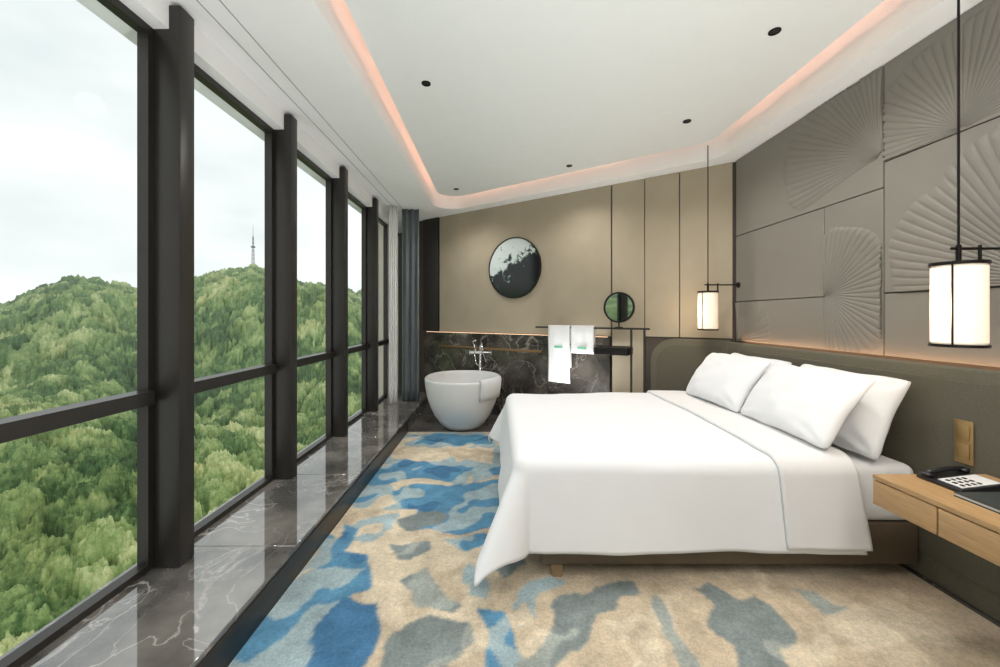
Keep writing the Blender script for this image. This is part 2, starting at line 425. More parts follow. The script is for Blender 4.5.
# ------------------------------------------------------------ back wall cladding
zm = 1.066
def cl(l0, l1, z0, z1, m, d=0.015, label='tan fabric wall panel'):
    v, f = wbox(l0, l1, 0.0, d, z0, z1)
    return add('wall_panel', v, f, m, label=label, category='wall panel', group='slanted wall panels', bevel=0.003, seg=1)
cl(0.0, 2.535, zm+0.012, ZS, M['tan'])
cl(2.55, 2.89, 0.0, ZS, M['tan2'])
cl(2.898, 3.228, zm+0.02, ZS, M['tan2'])
cl(3.236, 3.69, zm+0.02, ZS, M['tan2'])
cl(-0.32, -0.012, zm+0.012, ZS, M['dark'], 0.03, 'dark bronze wall panel')
v, f = wbox(-0.30, 2.53, 0.0, 0.035, 0.0, zm)
add('wainscot', v, f, M['marble2'], label='dark veined marble wainscot below the tan wall', category='wall cladding', bevel=0.003, seg=1)
v, f = wbox(-0.25, 2.5, 0.018, 0.026, zm+0.0005, zm+0.005)
add('wainscot_light_strip', v, f, M['ledw'], label='warm led strip on top of the marble wainscot', category='light strip')
e = empty('bath_shelf_rail', W(1.0, 0.05, 0.84), 'slim bronze rail fixed to the marble wall', 'rail')
v, f = wbox(0.05, 1.72, 0.07, 0.10, 0.86, 0.885); add('rail', v, f, M['bronze'], parent=e, bevel=0.004)
for l in (0.2, 0.9, 1.6):
    v, f = wbox(l, l+0.02, 0.035, 0.08, 0.855, 0.88); add('bracket', v, f, M['bronze'], parent=e)

e = empty('round_wall_disc', W(1.29, 0.015, 1.525), 'round disc with painted sky and tree reflection in a thin dark frame', 'wall art')
def discvf(l, z, r, d0, d1, n=64):
    V = [W(l+r*math.cos(2*math.pi*i/n), d0, z+r*math.sin(2*math.pi*i/n)) for i in range(n)]+[W(l+r*math.cos(2*math.pi*i/n), d1, z+r*math.sin(2*math.pi*i/n)) for i in range(n)]
    F = [tuple(range(n)), tuple(range(2*n-1, n-1, -1))]+[(i, (i+1) % n, n+(i+1) % n, n+i) for i in range(n)]
    return V, F
def ringvf(l, z, r0, r1, d0, d1, n=64):
    V = []; 
    for (r, d) in ((r0, d0), (r1, d0), (r1, d1), (r0, d1)):
        V += [W(l+r*math.cos(2*math.pi*i/n), d, z+r*math.sin(2*math.pi*i/n)) for i in range(n)]
    F = []
    for k in range(4):
        k2 = (k+1) % 4
        F += [(k*n+i, k*n+(i+1) % n, k2*n+(i+1) % n, k2*n+i) for i in range(n)]
    return V, F
v, f = discvf(1.29, 1.912, 0.376, 0.0155, 0.035); add('reflection_disc', v, f, M['painted_reflection'], parent=e)
v, f = ringvf(1.29, 1.912, 0.376, 0.388, 0.0155, 0.045); add('frame', v, f, M['blackmetal'], parent=e)

e = empty('towel_rack', W(2.8, 0.2, 0), 'dark bronze towel rack with tall posts and crossbar', 'towel rack')
v, f = wbox(1.70, 2.99, 0.19, 0.21, 1.16, 1.18); add('rail', v, f, M['dark'], parent=e)
for l in (2.80, 2.93):
    v, f = wbox(l, l+0.018, 0.19, 0.21, 0.0, 1.16); add('post', v, f, M['dark'], parent=e)
v, f = wbox(1.70, 2.80, 0.195, 0.205, 0.98, 0.99); add('rail', v, f, M['dark'], parent=e)
v, f = wbox(1.70, 1.715, 0.036, 0.2, 1.162, 1.175); add('wall_bracket', v, f, M['dark'], parent=e)
v, f = wbox(2.45, 2.80, 0.10, 0.30, 0.90, 0.975); add('tray_shelf', v, f, M['blackmetal'], parent=e, bevel=0.004)

e = empty('vanity_mirror', W(2.683, 0.2, 1.18), 'round black framed vanity mirror on the towel rack', 'mirror')
v, f = discvf(2.683, 1.39, 0.143, 0.195, 0.205)
add('mirror_glass', v, f, mat('mirror_silver', (0.62, 0.66, 0.64, 1), 0.03, 1.0, var=0.0), parent=e)
v, f = ringvf(2.683, 1.39, 0.143, 0.16, 0.185, 0.215); add('frame', v, f, M['blackmetal'], parent=e)
v, f = cylvf(W(2.683, 0.2, 1.18), W(2.683, 0.2, 1.235), 0.008); add('stem', v, f, M['blackmetal'], parent=e)
v, f = cylvf(W(2.683, 0.2, 1.18), W(2.683, 0.2, 1.188), 0.04); add('base', v, f, M['blackmetal'], parent=e)

def hang_towel(l0, l1, front, back, dshift, label):
    path = []
    r = 0.020
    for i in range(10): path.append((0.2+dshift+r+0.004*math.sin(i), 1.17-front+front*i/10))
    for i in range(9):
        a = math.pi*i/8; path.append((0.2+dshift+r*math.cos(a), 1.17+r*math.sin(a)))
    for i in range(1, 9): path.append((0.2+dshift-r, 1.17-back*i/8))
    V = []; F = []; m_ = 14
    for (d, z) in path:
        for j in range(m_+1):
            t = j/m_; V.append(W(l0+(l1-l0)*t, d+0.004*math.sin(t*9+z*5), z))
    for i in range(len(path)-1):
        for j in range(m_): F.append((i*(m_+1)+j, i*(m_+1)+j+1, (i+1)*(m_+1)+j+1, (i+1)*(m_+1)+j))
    o = add('towel', V, F, M['towel'], smooth=True, label=label, category='towel')
    s = o.modifiers.new('t', 'SOLIDIFY'); s.thickness = 0.014; s.offset = 0
    c = (l0+l1)/2
    v, f = wbox(c-0.05, c+0.05, 0.2+dshift+r+0.012, 0.2+dshift+r+0.016, 0.940, 0.962)
    add('printed_mark', v, f, M['green'], parent=o, label='small green printed mark')
hang_towel(1.875, 2.14, 0.62, 0.45, 0, 'long white bath towel hanging over the rack rail')
hang_towel(2.155, 2.42, 0.28, 0.26, 0, 'short white hand towel folded over the rack rail')

# ------------------------------------------------------------ right wall panels + leaf reliefs
def rpanel(y0, y1, z0, z1, fan=None):
    g = 0.003
    v, f = boxvf((XR-0.014, y0+g, z0+g), (XR, y1-g, z1-g))
    o = add('wall_panel', v, f, M['taupe'], label='taupe wall panel'+(' with carved fan-shaped leaf relief' if fan else ''), category='wall panel', group='headboard wall panels', bevel=0.003, seg=1)
    if fan:
        for (py, pz, R, a0, a1, nb) in fan:
            na = nb*8; nr = 36; V = []; F = []; ok = []
            for k in range(nr+1):
                for i in range(na+1):
                    t = i/na; ph = t*nb
                    rf = k/nr
                    bend = 14*math.sin(rf*1.9)*(t-0.5)
                    a = math.radians(a0+(a1-a0)*t+bend)
                    rnd = 1-0.28*abs(2*t-1)**4
                    lob = rnd*(1-0.05*abs(math.sin(math.pi*t*3))**6+0.03*math.sin(t*7+1))
                    rr = R*lob*(0.03+0.97*rf)
                    y = py+rr*math.cos(a); z = pz+rr*math.sin(a)
                    s = abs(math.sin(math.pi*ph))**0.45
                    edge = min(1.0, (1-rf)*8+0.25)
                    side = min(1.0, min(t, 1-t)*24+0.15)
                    h = (0.003+0.0085*s*(0.35+0.65*rf)+0.002*math.sin(t*math.pi*3+rf*2))*edge*side
                    if k == nr or i == 0 or i == na: h = -0.001
                    V.append((XR-0.014-h, y, z)); ok.append(y0+g < y < y1-g and z0+g < z < z1-g)
            for k in range(nr):
                for i in range(na):
                    q = (k*(na+1)+i, k*(na+1)+i+1, (k+1)*(na+1)+i+1, (k+1)*(na+1)+i)
                    if all(ok[x] for x in q): F.append(q)
            used = sorted({i for q in F for i in q}); mp_ = {u: i for i, u in enumerate(used)}
            if F:
                add('leaf_relief', [V[u] for u in used], [tuple(mp_[i] for i in q) for q in F], M['taupe'], parent=o, smooth=True)
z0 = 1.07
yc = backY(XR, 0.03)
rpanel(2.289, yc, 2.035, ZS, [(2.30, 2.22, 0.84, -8, 92, 28)])
rpanel(2.706, yc, z0, 1.43, [(3.66, 1.08, 0.48, 88, 176, 18)])
rpanel(2.706, yc, 1.43, 2.035)
rpanel(2.289, 2.706, z0, 2.035, [(2.70, 1.44, 0.50, 88, 272, 34)])
rpanel(1.45, 2.289, z0, 1.43)
rpanel(1.45, 2.289, 1.43, 2.18, [(1.58, 1.44, 0.74, -4, 104, 28)])
rpanel(1.45, 2.289, 2.18, ZS, [(1.90, 2.19, 0.54, -2, 172, 34)])
rpanel(0.2, 1.45, z0, 1.43)
rpanel(0.2, 1.45, 1.43, 2.18)
rpanel(0.2, 1.45, 2.18, ZS)

# ------------------------------------------------------------ headboard (wraps the corner)
HX = 2.12; HT = 2.165
e = empty('headboard', (HX, 2.5, 0), 'long olive upholstered headboard wrapping the room corner', 'headboard')
lc = (HX+0.83-NX*0.09)/TX
v, f = prism([(HX, 0.0), (HX, backY(HX, 0.09)), (HT, backY(HT, 0.055)), (HT, 0.0)], 0.0, 1.064)
add('back_panel', v, f, M['headrim'], parent=e, bevel=0.015, seg=3)
R = 0.22; l0 = 2.985; prof = [(l0, 0.0)]+[(l0+R-R*math.cos(a), 1.064-R+R*math.sin(a)) for a in np.linspace(0, math.pi/2, 12)]+[(lc+0.02, 1.064), (lc+0.02, 0.0)]
n = len(prof)
V = [W(l, 0.09, z) for l, z in prof]+[W(l, 0.02, z) for l, z in prof]
F = [tuple(range(n)), tuple(range(2*n-1, n-1, -1))]+[(i, (i+1) % n, n+(i+1) % n, n+i) for i in range(n)]
add('side_panel', V, F, M['headrim'], parent=e, bevel=0.012, seg=2)
v, f = boxvf((HX-0.012, 0.05, 0.12), (HX+0.004, backY(HX, 0.13), 1.005))
add('padded_front', v, f, M['headb'], parent=e, bevel=0.006, seg=3)
R = 0.18; l0 = 3.035; prof = [(l0, 0.12)]+[(l0+R-R*math.cos(a), 1.005-R+R*math.sin(a)) for a in np.linspace(0, math.pi/2, 12)]+[(lc-0.04, 1.005), (lc-0.04, 0.12)]
n = len(prof)
V = [W(l, 0.102, z) for l, z in prof]+[W(l, 0.086, z) for l, z in prof]
F = [tuple(range(n)), tuple(range(2*n-1, n-1, -1))]+[(i, (i+1) % n, n+(i+1) % n, n+i) for i in range(n)]
add('padded_front', V, F, M['headb'], parent=e, bevel=0.005, seg=2)
v, f = boxvf((2.168, 0.1, 1.040), (2.178, 3.6, 1.052))
add('headboard_light_strip', v, f, M['ledh'], label='warm led strip hidden behind the headboard', category='light strip')
e = empty('light_switch', (HX-0.012, 1.80, 0.63), 'brass light switch plate on the headboard', 'light switch')
box('plate', (HX-0.019, 1.765, 0.635), (HX-0.0125, 1.84, 0.83), M['brasspl'], parent=e, bevel=0.002)
for z in (0.66, 0.745):
    box('rocker', (HX-0.023, 1.778, z), (HX-0.019, 1.827, z+0.065), M['brasspl'], parent=e, bevel=0.001)

# ------------------------------------------------------------ bed
BX0, BX1, BY0, BY1 = 0.22, 2.095, 1.985, 3.60
e = empty('bed', ((BX0+BX1)/2, (BY0+BY1)/2, 0), 'large double bed with bronze brown base and white mattress', 'bed')
box('bed_base', (BX0, BY0, 0.065), (BX1, BY1, 0.27), M['basebr'], parent=e, bevel=0.01)
for (x, y) in ((BX0+0.06, BY0+0.002), (BX0+0.06, BY1-0.07), (BX1-0.14, BY0+0.55), (BX1-0.14, BY1-0.45)):
    v = [(x, y, 0), (x+0.04, y, 0), (x+0.04, y+0.06, 0), (x, y+0.06, 0), (x-0.015, y, 0.065), (x+0.045, y, 0.065), (x+0.045, y+0.06, 0.065), (x-0.015, y+0.06, 0.065)]
    add('leg', v, boxvf((0, 0, 0), (1, 1, 1))[1], M['legw'], parent=e)
v, f = boxvf((BX0-0.04, BY0, 0.27), (BX1, BY1, 0.555)); add('mattress', v, f, M['pillow'], parent=e, bevel=0.045, seg=5)

# duvet
DX0, DX1, DY0, DY1 = 0.155, 1.74, 2.03, 3.59
def drape(px, py, off=0.0, zt=0.605):
    R = 0.078+off
    ox = max(0.0, DX0-px); oy = 0.0; sy = 0
    if py < DY0: oy = DY0-py; sy = -1
    elif py > DY1: oy = py-DY1; sy = 1
    bx = max(px, DX0); by = min(max(py, DY0), DY1)
    h = math.hypot(ox, oy)
    r = (ox**3.0+oy**3.0)**(1/3.0)
    w = noise.noise(Vector((px*1.3, py*1.3, 1.0)))*0.016+noise.noise(Vector((px*3.5+4, py*2.2, 5.0)))*0.007+noise.noise(Vector((px*9+py*4, py*6, 8.0)))*0.0022
    z = zt+off+w
    if h < 1e-6: return (bx, by, z)
    ux, uy = ox/h, oy/h
    diag = (2*ux*uy)
    fl = 0.08+0.42*diag**1.2+0.08*ux
    arc = R*math.pi/2
    if r < arc:
        a = r/R; out = R*math.sin(a); dn = R*(1-math.cos(a))
    else:
        q = r-arc; out = R+q*math.sin(fl)*1.0; dn = R+q*math.cos(fl)
        s = bx*4+by*4+math.atan2(uy, ux)*3.5
        out += 0.024*q*math.sin(s*1.3)+0.010*q*math.sin(s*3.3+1.5)+0.02*q*noise.noise(Vector((px*4, py*4, 2)))
    z -= dn
    if z < 0.012+off*0.5:
        out += (0.012-z)*0.7; z = 0.012+off*0.5
    X = bx-ux*out; Y = by+sy*uy*out
    X += 0.10*dn*max(0, (px-0.9)/0.9)*(1 if sy else 0)
    return (X, Y, z)
def sheetmesh(x0, x1, y0, y1, nx, ny, off):
    V = []; F = []
    for j in range(ny+1):
        for i in range(nx+1):
            V.append(drape(x0+(x1-x0)*i/nx, y0+(y1-y0)*j/ny, off))
    for j in range(ny):
        for i in range(nx): F.append((j*(nx+1)+i, j*(nx+1)+i+1, (j+1)*(nx+1)+i+1, (j+1)*(nx+1)+i))
    return V, F
hang = 0.495
V, F = sheetmesh(DX0-hang, DX1-0.01, DY0-hang, DY1+hang, 130, 150, 0.0)
duv = add('duvet', V, F, M['duvet'], smooth=True, label='plump white duvet draped over the bed to the floor', category='bedding')
s = duv.modifiers.new('t', 'SOLIDIFY'); s.thickness = 0.022; s.offset = -1
V, F = sheetmesh(1.37, DX1, DY0-hang-0.005, DY1+hang+0.005, 30, 150, 0.022)
o = add('folded_sheet_band', V, F, M['sheet'], parent=duv, smooth=True, label='turned-down ivory white sheet band')
s = o.modifiers.new('t', 'SOLIDIFY'); s.thickness = 0.020; s.offset = -1

# pillows
def pillow(cx, cy, cz, wdt, hgt, th, tilt, yaw, seed, label):
    n = 40; V = []; F = []
    for side in (1, -1):
        for j in range(n+1):
            for i in range(n+1):
                u = -1+2*i/n; w = -1+2*j/n
                e1 = max(0, 1-abs(u)**2.6); e2 = max(0, 1-abs(w)**2.6)
                t = (e1*e2)**0.52
                k_ = (abs(u)*abs(w))**8
                cu = u*(1-0.035*(1-w*w)*abs(u)**3-0.035*k_); cw = w*(1-0.07*(1-u*u)*abs(w)**3-0.055*k_)
                t *= 1+0.16*noise.noise(Vector((u*1.5+seed, w*1.5, side)))-0.15*w
                cr_ = math.sin(math.atan2(1.05-abs(w), 1.05-abs(u))*10+seed)*0.006*math.exp(-((1-abs(u))**2+(1-abs(w))**2)*2.0)
                fold = 0.007*math.sin((u*2.5+w*1.2+seed)*3+2*noise.noise(Vector((u+seed, w, 4))))*max(0, noise.noise(Vector((u*1.4+seed*3, w*1.4, 9)))+0.1)*2
                x = side*th/2*t+0.010*noise.noise(Vector((u*2.4+seed, w*2.4, side*2)))*t+side*(cr_+fold)*min(1, t*2)
                x += 0.034*(abs(u)**2)*max(0, w)
                y = cu*wdt/2; z = cw*hgt/2+0.012*noise.noise(Vector((u*2+seed, 3, w)))
                xx = x*math.cos(tilt)+z*math.sin(tilt); zz = -x*math.sin(tilt)+z*math.cos(tilt)
                xr = xx*math.cos(yaw)-y*math.sin(yaw); yr = xx*math.sin(yaw)+y*math.cos(yaw)
                V.append((cx+xr, cy+yr, cz+zz))
    m_ = (n+1)*(n+1)
    for s_ in (0, 1):
        for j in range(n):
            for i in range(n):
                q = (s_*m_+j*(n+1)+i, s_*m_+j*(n+1)+i+1, s_*m_+(j+1)*(n+1)+i+1, s_*m_+(j+1)*(n+1)+i)
                F.append(q if s_ == 0 else q[::-1])
    o = add('pillow', V, F, M['pillow'], smooth=True, label=label, category='pillow', group='pillows on the bed')
    bm = bmesh.new(); bm.from_mesh(o.data); bmesh.ops.remove_doubles(bm, verts=bm.verts, dist=0.0006)
    bmesh.ops.recalc_face_normals(bm, faces=bm.faces); bm.to_mesh(o.data); bm.free()
pillow(1.945, 3.13, 0.785, 0.73, 0.45, 0.15, 0.34, 0.0, 1, 'white pillow leaning against the headboard')
pillow(1.945, 2.33, 0.785, 0.73, 0.45, 0.15, 0.34, 0.0, 2, 'white pillow leaning against the headboard')
pillow(1.755, 3.12, 0.815, 0.75, 0.44, 0.15, 0.52, 0.02, 3, 'white pillow propped in front of another pillow')
pillow(1.755, 2.355, 0.815, 0.75, 0.44, 0.15, 0.54, -0.02, 4, 'white pillow propped in front of another pillow')

# ------------------------------------------------------------ nightstand
e = empty('nightstand', (1.87, 1.2, 0.49), 'floating oak nightstand with drawer fixed to the headboard', 'nightstand')
NXF = 1.62; NY1 = 1.725
v, f = join([boxvf((NXF, 0.6, 0.600), (HX-0.013, NY1, 0.618)), boxvf((NXF+0.012, 0.6, 0.49), (HX-0.013, NY1, 0.600))])
add('body', v, f, M['wood'], parent=e)
box('drawer', (NXF, 1.475, 0.492), (NXF+0.0115, NY1-0.001, 0.594), M['wood'], parent=e, bevel=0.002)
box('drawer', (NXF, 0.9, 0.492), (NXF+0.0115, 1.469, 0.594), M['wood'], parent=e, bevel=0.002)

# telephone
tx, ty, tz = 1.865, 1.615, 0.6185
e = empty('telephone', (tx, ty, tz), 'black desk telephone with white keypad on the nightstand', 'telephone')
def wedge(x0, x1, y0, y1, zb0, zb1, zt0, zt1):
    v = [(x0, y0, zb0), (x1, y0, zb1), (x1, y1, zb1), (x0, y1, zb0), (x0, y0, zt0), (x1, y0, zt1), (x1, y1, zt1), (x0, y1, zt0)]
    return v, boxvf((0, 0, 0), (1, 1, 1))[1]
v, f = wedge(tx-0.09, tx+0.09, ty-0.085, ty+0.08, tz, tz, tz+0.014, tz+0.036)
add('body', v, f, M['plastic'], parent=e, bevel=0.004)
sl = 0.022/0.18
zz = lambda x: tz+0.014+(x-(tx-0.09))*sl
v, f = wedge(tx-0.072, tx+0.078, ty-0.074, ty+0.012, zz(tx-0.072)+0.0002, zz(tx+0.078)+0.0002, zz(tx-0.072)+0.003, zz(tx+0.078)+0.003)
add('keypad', v, f, M['paper'], parent=e, label='white keypad face')
for i in range(4):
    for j in range(3):
        x = tx-0.060+i*0.022; y = ty-0.066+j*0.025
        v, f = wedge(x, x+0.011, y, y+0.014, zz(x)+0.0032, zz(x+0.011)+0.0032, zz(x)+0.005, zz(x+0.011)+0.005)
        add('key', v, f, M['plastic'], parent=e)
path = [(tx-0.08, ty+0.050, zz(tx-0.08)+0.010), (tx-0.06, ty+0.050, zz(tx-0.06)+0.017), (tx, ty+0.050, zz(tx)+0.021), (tx+0.06, ty+0.050, zz(tx+0.06)+0.017), (tx+0.08, ty+0.050, zz(tx+0.08)+0.010)]
a_ = tubevf(path, 0.010, 10)
b_ = cylvf((tx-0.076, ty+0.050, zz(tx-0.076)+0.002), (tx-0.076, ty+0.050, zz(tx-0.076)+0.016), 0.020)
c_ = cylvf((tx+0.076, ty+0.050, zz(tx+0.076)+0.002), (tx+0.076, ty+0.050, zz(tx+0.076)+0.016), 0.020)
v, f = join([a_, b_, c_]); add('handset', v, f, M['plastic'], parent=e, smooth=True)
e = empty('booklet', (1.86, 1.44, 0.6185), 'dark hardcover guest booklet lying on the nightstand', 'booklet')
box('cover', (1.73, 1.37, 0.6185), (1.99, 1.515, 0.622), M['cover'], parent=e)
box('pages', (1.733, 1.373, 0.6222), (1.985, 1.512, 0.631), M['paper'], parent=e)
box('cover', (1.73, 1.37, 0.6312), (1.99, 1.515, 0.634), M['cover'], parent=e)

# ------------------------------------------------------------ pendants
def pendant(x, y, label, en):
    e = empty('pendant_lamp', (x, y, 1.17), label, 'pendant lamp', group='bedside pendant lamps')
    n = 40
    v, f = lathevf([(0.0, 0.012), (0.078, 0.012), (0.083, 0.02), (0.083, 0.335), (0.078, 0.343), (0.0, 0.343)], (x, y, 1.17), n)
    add('lamp_shade', v, f, M['shade'], parent=e, smooth=False, bevel=0)
    v, f = lathevf([(0.0, 0.0), (0.088, 0.0), (0.088, 0.012), (0.0, 0.012)], (x, y, 1.17), n); add('base_ring', v, f, M['blackmetal'], parent=e)
    v, f = lathevf([(0.0, 0.343), (0.088, 0.343), (0.088, 0.357), (0.0, 0.357)], (x, y, 1.17), n); add('top_cap', v, f, M['blackmetal'], parent=e)
    parts = []
    for k in range(2):
        a = math.radians(30+180*k)
        px, py = x+0.0875*math.cos(a), y+0.0875*math.sin(a)
        parts.append(cylvf((px, py, 1.172), (px, py, 1.525), 0.0035, n=8))
    v, f = join(parts); add('frame_rod', v, f, M['blackmetal'], parent=e)
    v, f = cylvf((x, y, 1.527), (x, y, 1.60), 0.009); add('stem', v, f, M['blackmetal'], parent=e)
    v, f = cylvf((x, y, 1.60), (x, y, 2.86), 0.0045, n=8); add('cord', v, f, M['blackmetal'], parent=e)
    v, f = cylvf((x-0.03, y, 1.585), (XR-0.02, y, 1.585), 0.006); add('arm', v, f, M['blackmetal'], parent=e)
    v, f = cylvf((x+0.09, y, 1.50), (x+0.09, y, 1.60), 0.006); add('arm_knob', v, f, M['blackmetal'], parent=e)
    v, f = cylvf((XR-0.0245, y, 1.585), (XR-0.0145, y, 1.585), 0.025); add('wall_plate', v, f, M['blackmetal'], parent=e)
    l = bpy.data.lights.new('lamp_bulb', 'POINT'); l.energy = en; l.color = (1, 0.72, 0.46); l.shadow_soft_size = 0.05
    o = bpy.data.objects.new('lamp_bulb', l); coll.objects.link(o); o.parent = e; o.location = (-0.13, 0, 0.17)
pendant(1.95, 1.69, 'cylindrical white glass pendant lamp above the oak nightstand', 4)
pendant(1.93, 3.66, 'cylindrical white glass pendant lamp by the slanted wall corner', 2.5)

# ------------------------------------------------------------ downlights
def downlight(x, y, power):
    e = empty('downlight', (x, y, ZC-0.006), 'small round black recessed ceiling downlight', 'downlight', group='ceiling downlights')
    v, f = lathevf([(0.022, 0.0055), (0.031, 0.0055), (0.031, 0.0), (0.022, 0.0)], (x, y, ZC-0.006), 28, True); add('rim', v, f, M['blackmetal'], parent=e)
    v, f = lathevf([(0.0, 0.0055), (0.022, 0.0055), (0.022, 0.003), (0.0, 0.003)], (x, y, ZC-0.006), 28); add('lens', v, f, M['plastic'], parent=e)
    l = bpy.data.lights.new('spot', 'SPOT'); l.energy = power; l.color = (1, 0.975, 0.945); l.spot_size = math.radians(150); l.spot_blend = 1.0
    l.shadow_soft_size = 0.08
    o = bpy.data.objects.new('spot', l); coll.objects.link(o); o.parent = e; o.location = (0, 0, -0.14)
for (x, y, pw) in ((-0.475, 2.68, 56), (1.52, 2.19, 43), (1.52, 3.2, 35), (-0.5, 4.91, 34), (0.75, 4.15, 28), (-0.475, 0.6, 58), (1.52, 0.4, 50)):
    downlight(x, y, pw)
for y in (-1.9, -0.6):  # unseen glowing panels added to fill the room with light
    e = empty('added_ceiling_fill', (0.6, y+0.25, ZC-0.03), 'flat rectangular glowing panel added out of view as fill', 'fill light')
    box('housing', (-0.2, y, ZC-0.02), (1.4, y+0.5, ZC-0.001), M['white'], parent=e)
    box('diffuser', (-0.18, y+0.02, ZC-0.03), (1.38, y+0.48, ZC-0.0205), M['panel'], parent=e)
def fill_uplight(x, y, z, power):  # out-of-view spots added to brighten the ceiling from below
    e = empty('added_fill_uplight', (x, y, 0.0), 'short black cylinder with an added fill light for the ceiling', 'floor lamp', group='added fill lights')
    v, f = lathevf([(0.0, 0.005), (0.10, 0.005), (0.10, 0.02), (0.05, 0.03), (0.05, z-0.06), (0.0, z-0.06)], (x, y, 0), 24); add('body', v, f, M['blackmetal'], parent=e)
    l = bpy.data.lights.new('fill_uplight_spot', 'SPOT'); l.energy = power; l.color = (0.97, 0.99, 1.0); l.spot_size = math.radians(172); l.spot_blend = 1.0
    l.shadow_soft_size = 0.15
    o = bpy.data.objects.new('fill_uplight_spot', l); coll.objects.link(o); o.parent = e; o.location = (0, 0, z+0.10); o.rotation_euler = (math.pi, 0, 0)
fill_uplight(0.35, 0.75, 0.30, 108)
fill_uplight(1.25, 0.0, 0.30, 85)
fill_uplight(-0.55, -0.6, 0.30, 78)
fill_uplight(0.75, 4.20, 0.25, 42)

# ------------------------------------------------------------ bathtub
bx, by = -0.405, 4.75
e = empty('bathtub', (bx, by, 0), 'white oval freestanding bathtub on the marble floor', 'bathtub')
prof = [(0.0, 0.0), (0.42, 0.0), (0.50, 0.012), (0.60, 0.06), (0.74, 0.15), (0.86, 0.26), (0.94, 0.37), (0.985, 0.48), (1.0, 0.56), (1.0, 0.58), (0.985, 0.588), (0.965, 0.58), (0.945, 0.54), (0.90, 0.40), (0.80, 0.26), (0.62, 0.16), (0.3, 0.12), (0.0, 0.12)]
def tubp(s_, t, z, off=0.0):
    c, sn = math.cos(t), math.sin(t); p_ = 2.2
    x = (abs(c)**(2/p_))*math.copysign(1, c)*(0.44*s_+off)
    y = (abs(sn)**(2/p_))*math.copysign(1, sn)*(0.52*s_+off)
    return (bx+x, by+y, z)
V = []; F = []; n = 56
for (s_, z) in prof:
    for i in range(n): V.append(tubp(s_, 2*math.pi*i/n, z))
for k in range(len(prof)-1):
    for i in range(n): F.append((k*n+i, k*n+(i+1) % n, (k+1)*n+(i+1) % n, (k+1)*n+i))
add('basin', V, F, M['tub'], parent=e, smooth=True)
v, f = cylvf((bx, by, 0.117), (bx, by, 0.122), 0.03); add('drain', v, f, M['chrome'], parent=e)
tp = [(0.94, 0.37, 0.018), (0.965, 0.43, 0.018), (0.985, 0.49, 0.018), (1.0, 0.565, 0.018), (1.0, 0.596, 0.012), (0.985, 0.604, 0.0), (0.965, 0.596, -0.010), (0.945, 0.545, -0.016), (0.92, 0.46, -0.016)]
V = []; F = []
for (s_, z, off) in tp:
    for j in range(13):
        t = math.radians(-62+52*j/12)
        V.append(tubp(s_, t, z+0.003, off+0.004*math.sin(j*1.3)))
for i in range(len(tp)-1):
    for j in range(12): F.append((i*13+j, i*13+j+1, (i+1)*13+j+1, (i+1)*13+j))
o = add('bath_mat', V, F, M['towel'], smooth=True, label='white bath mat draped over the bathtub rim', category='towel')
s = o.modifiers.new('t', 'SOLIDIFY'); s.thickness = 0.012; s.offset = 0
fx, fy = -0.22, 5.28
e = empty('bathtub_faucet', (fx, fy, 0), 'chrome freestanding bathtub faucet with hand shower', 'faucet')
v, f = cylvf((fx, fy, 0), (fx, fy, 0.82), 0.016); add('stand_pipe', v, f, M['chrome'], parent=e, smooth=True)
v, f = cylvf((fx-0.13, fy, 0.82), (fx+0.13, fy, 0.82), 0.022); add('mixer_body', v, f, M['chrome'], parent=e)
path = [(fx, fy, 0.83), (fx, fy, 0.90), (fx+0.01, fy-0.04, 0.95), (fx+0.02, fy-0.10, 0.95), (fx+0.03, fy-0.16, 0.92), (fx+0.03, fy-0.18, 0.86)]
v, f = tubevf(path, 0.014); add('spout', v, f, M['chrome'], parent=e, smooth=True)
for s_ in (-1, 1):
    v, f = join([cylvf((fx+s_*0.14, fy-0.035, 0.82), (fx+s_*0.14, fy+0.035, 0.82), 0.008), cylvf((fx+s_*0.14, fy, 0.785), (fx+s_*0.14, fy, 0.855), 0.008)])
    add('handle', v, f, M['chrome'], parent=e)
v, f = tubevf([(fx-0.06, fy, 0.84), (fx-0.08, fy-0.01, 0.92), (fx-0.10, fy-0.03, 0.965), (fx-0.05, fy-0.06, 0.985)], 0.011); add('hand_shower', v, f, M['chrome'], parent=e, smooth=True)
v, f = tubevf([(fx+0.04, fy-0.02, 0.80), (fx+0.09, fy-0.07, 0.66), (fx+0.03, fy-0.08, 0.62), (fx-0.05, fy-0.07, 0.68), (fx-0.08, fy-0.02, 0.84)], 0.006, 8); add('hose', v, f, M['chrome'], parent=e, smooth=True)

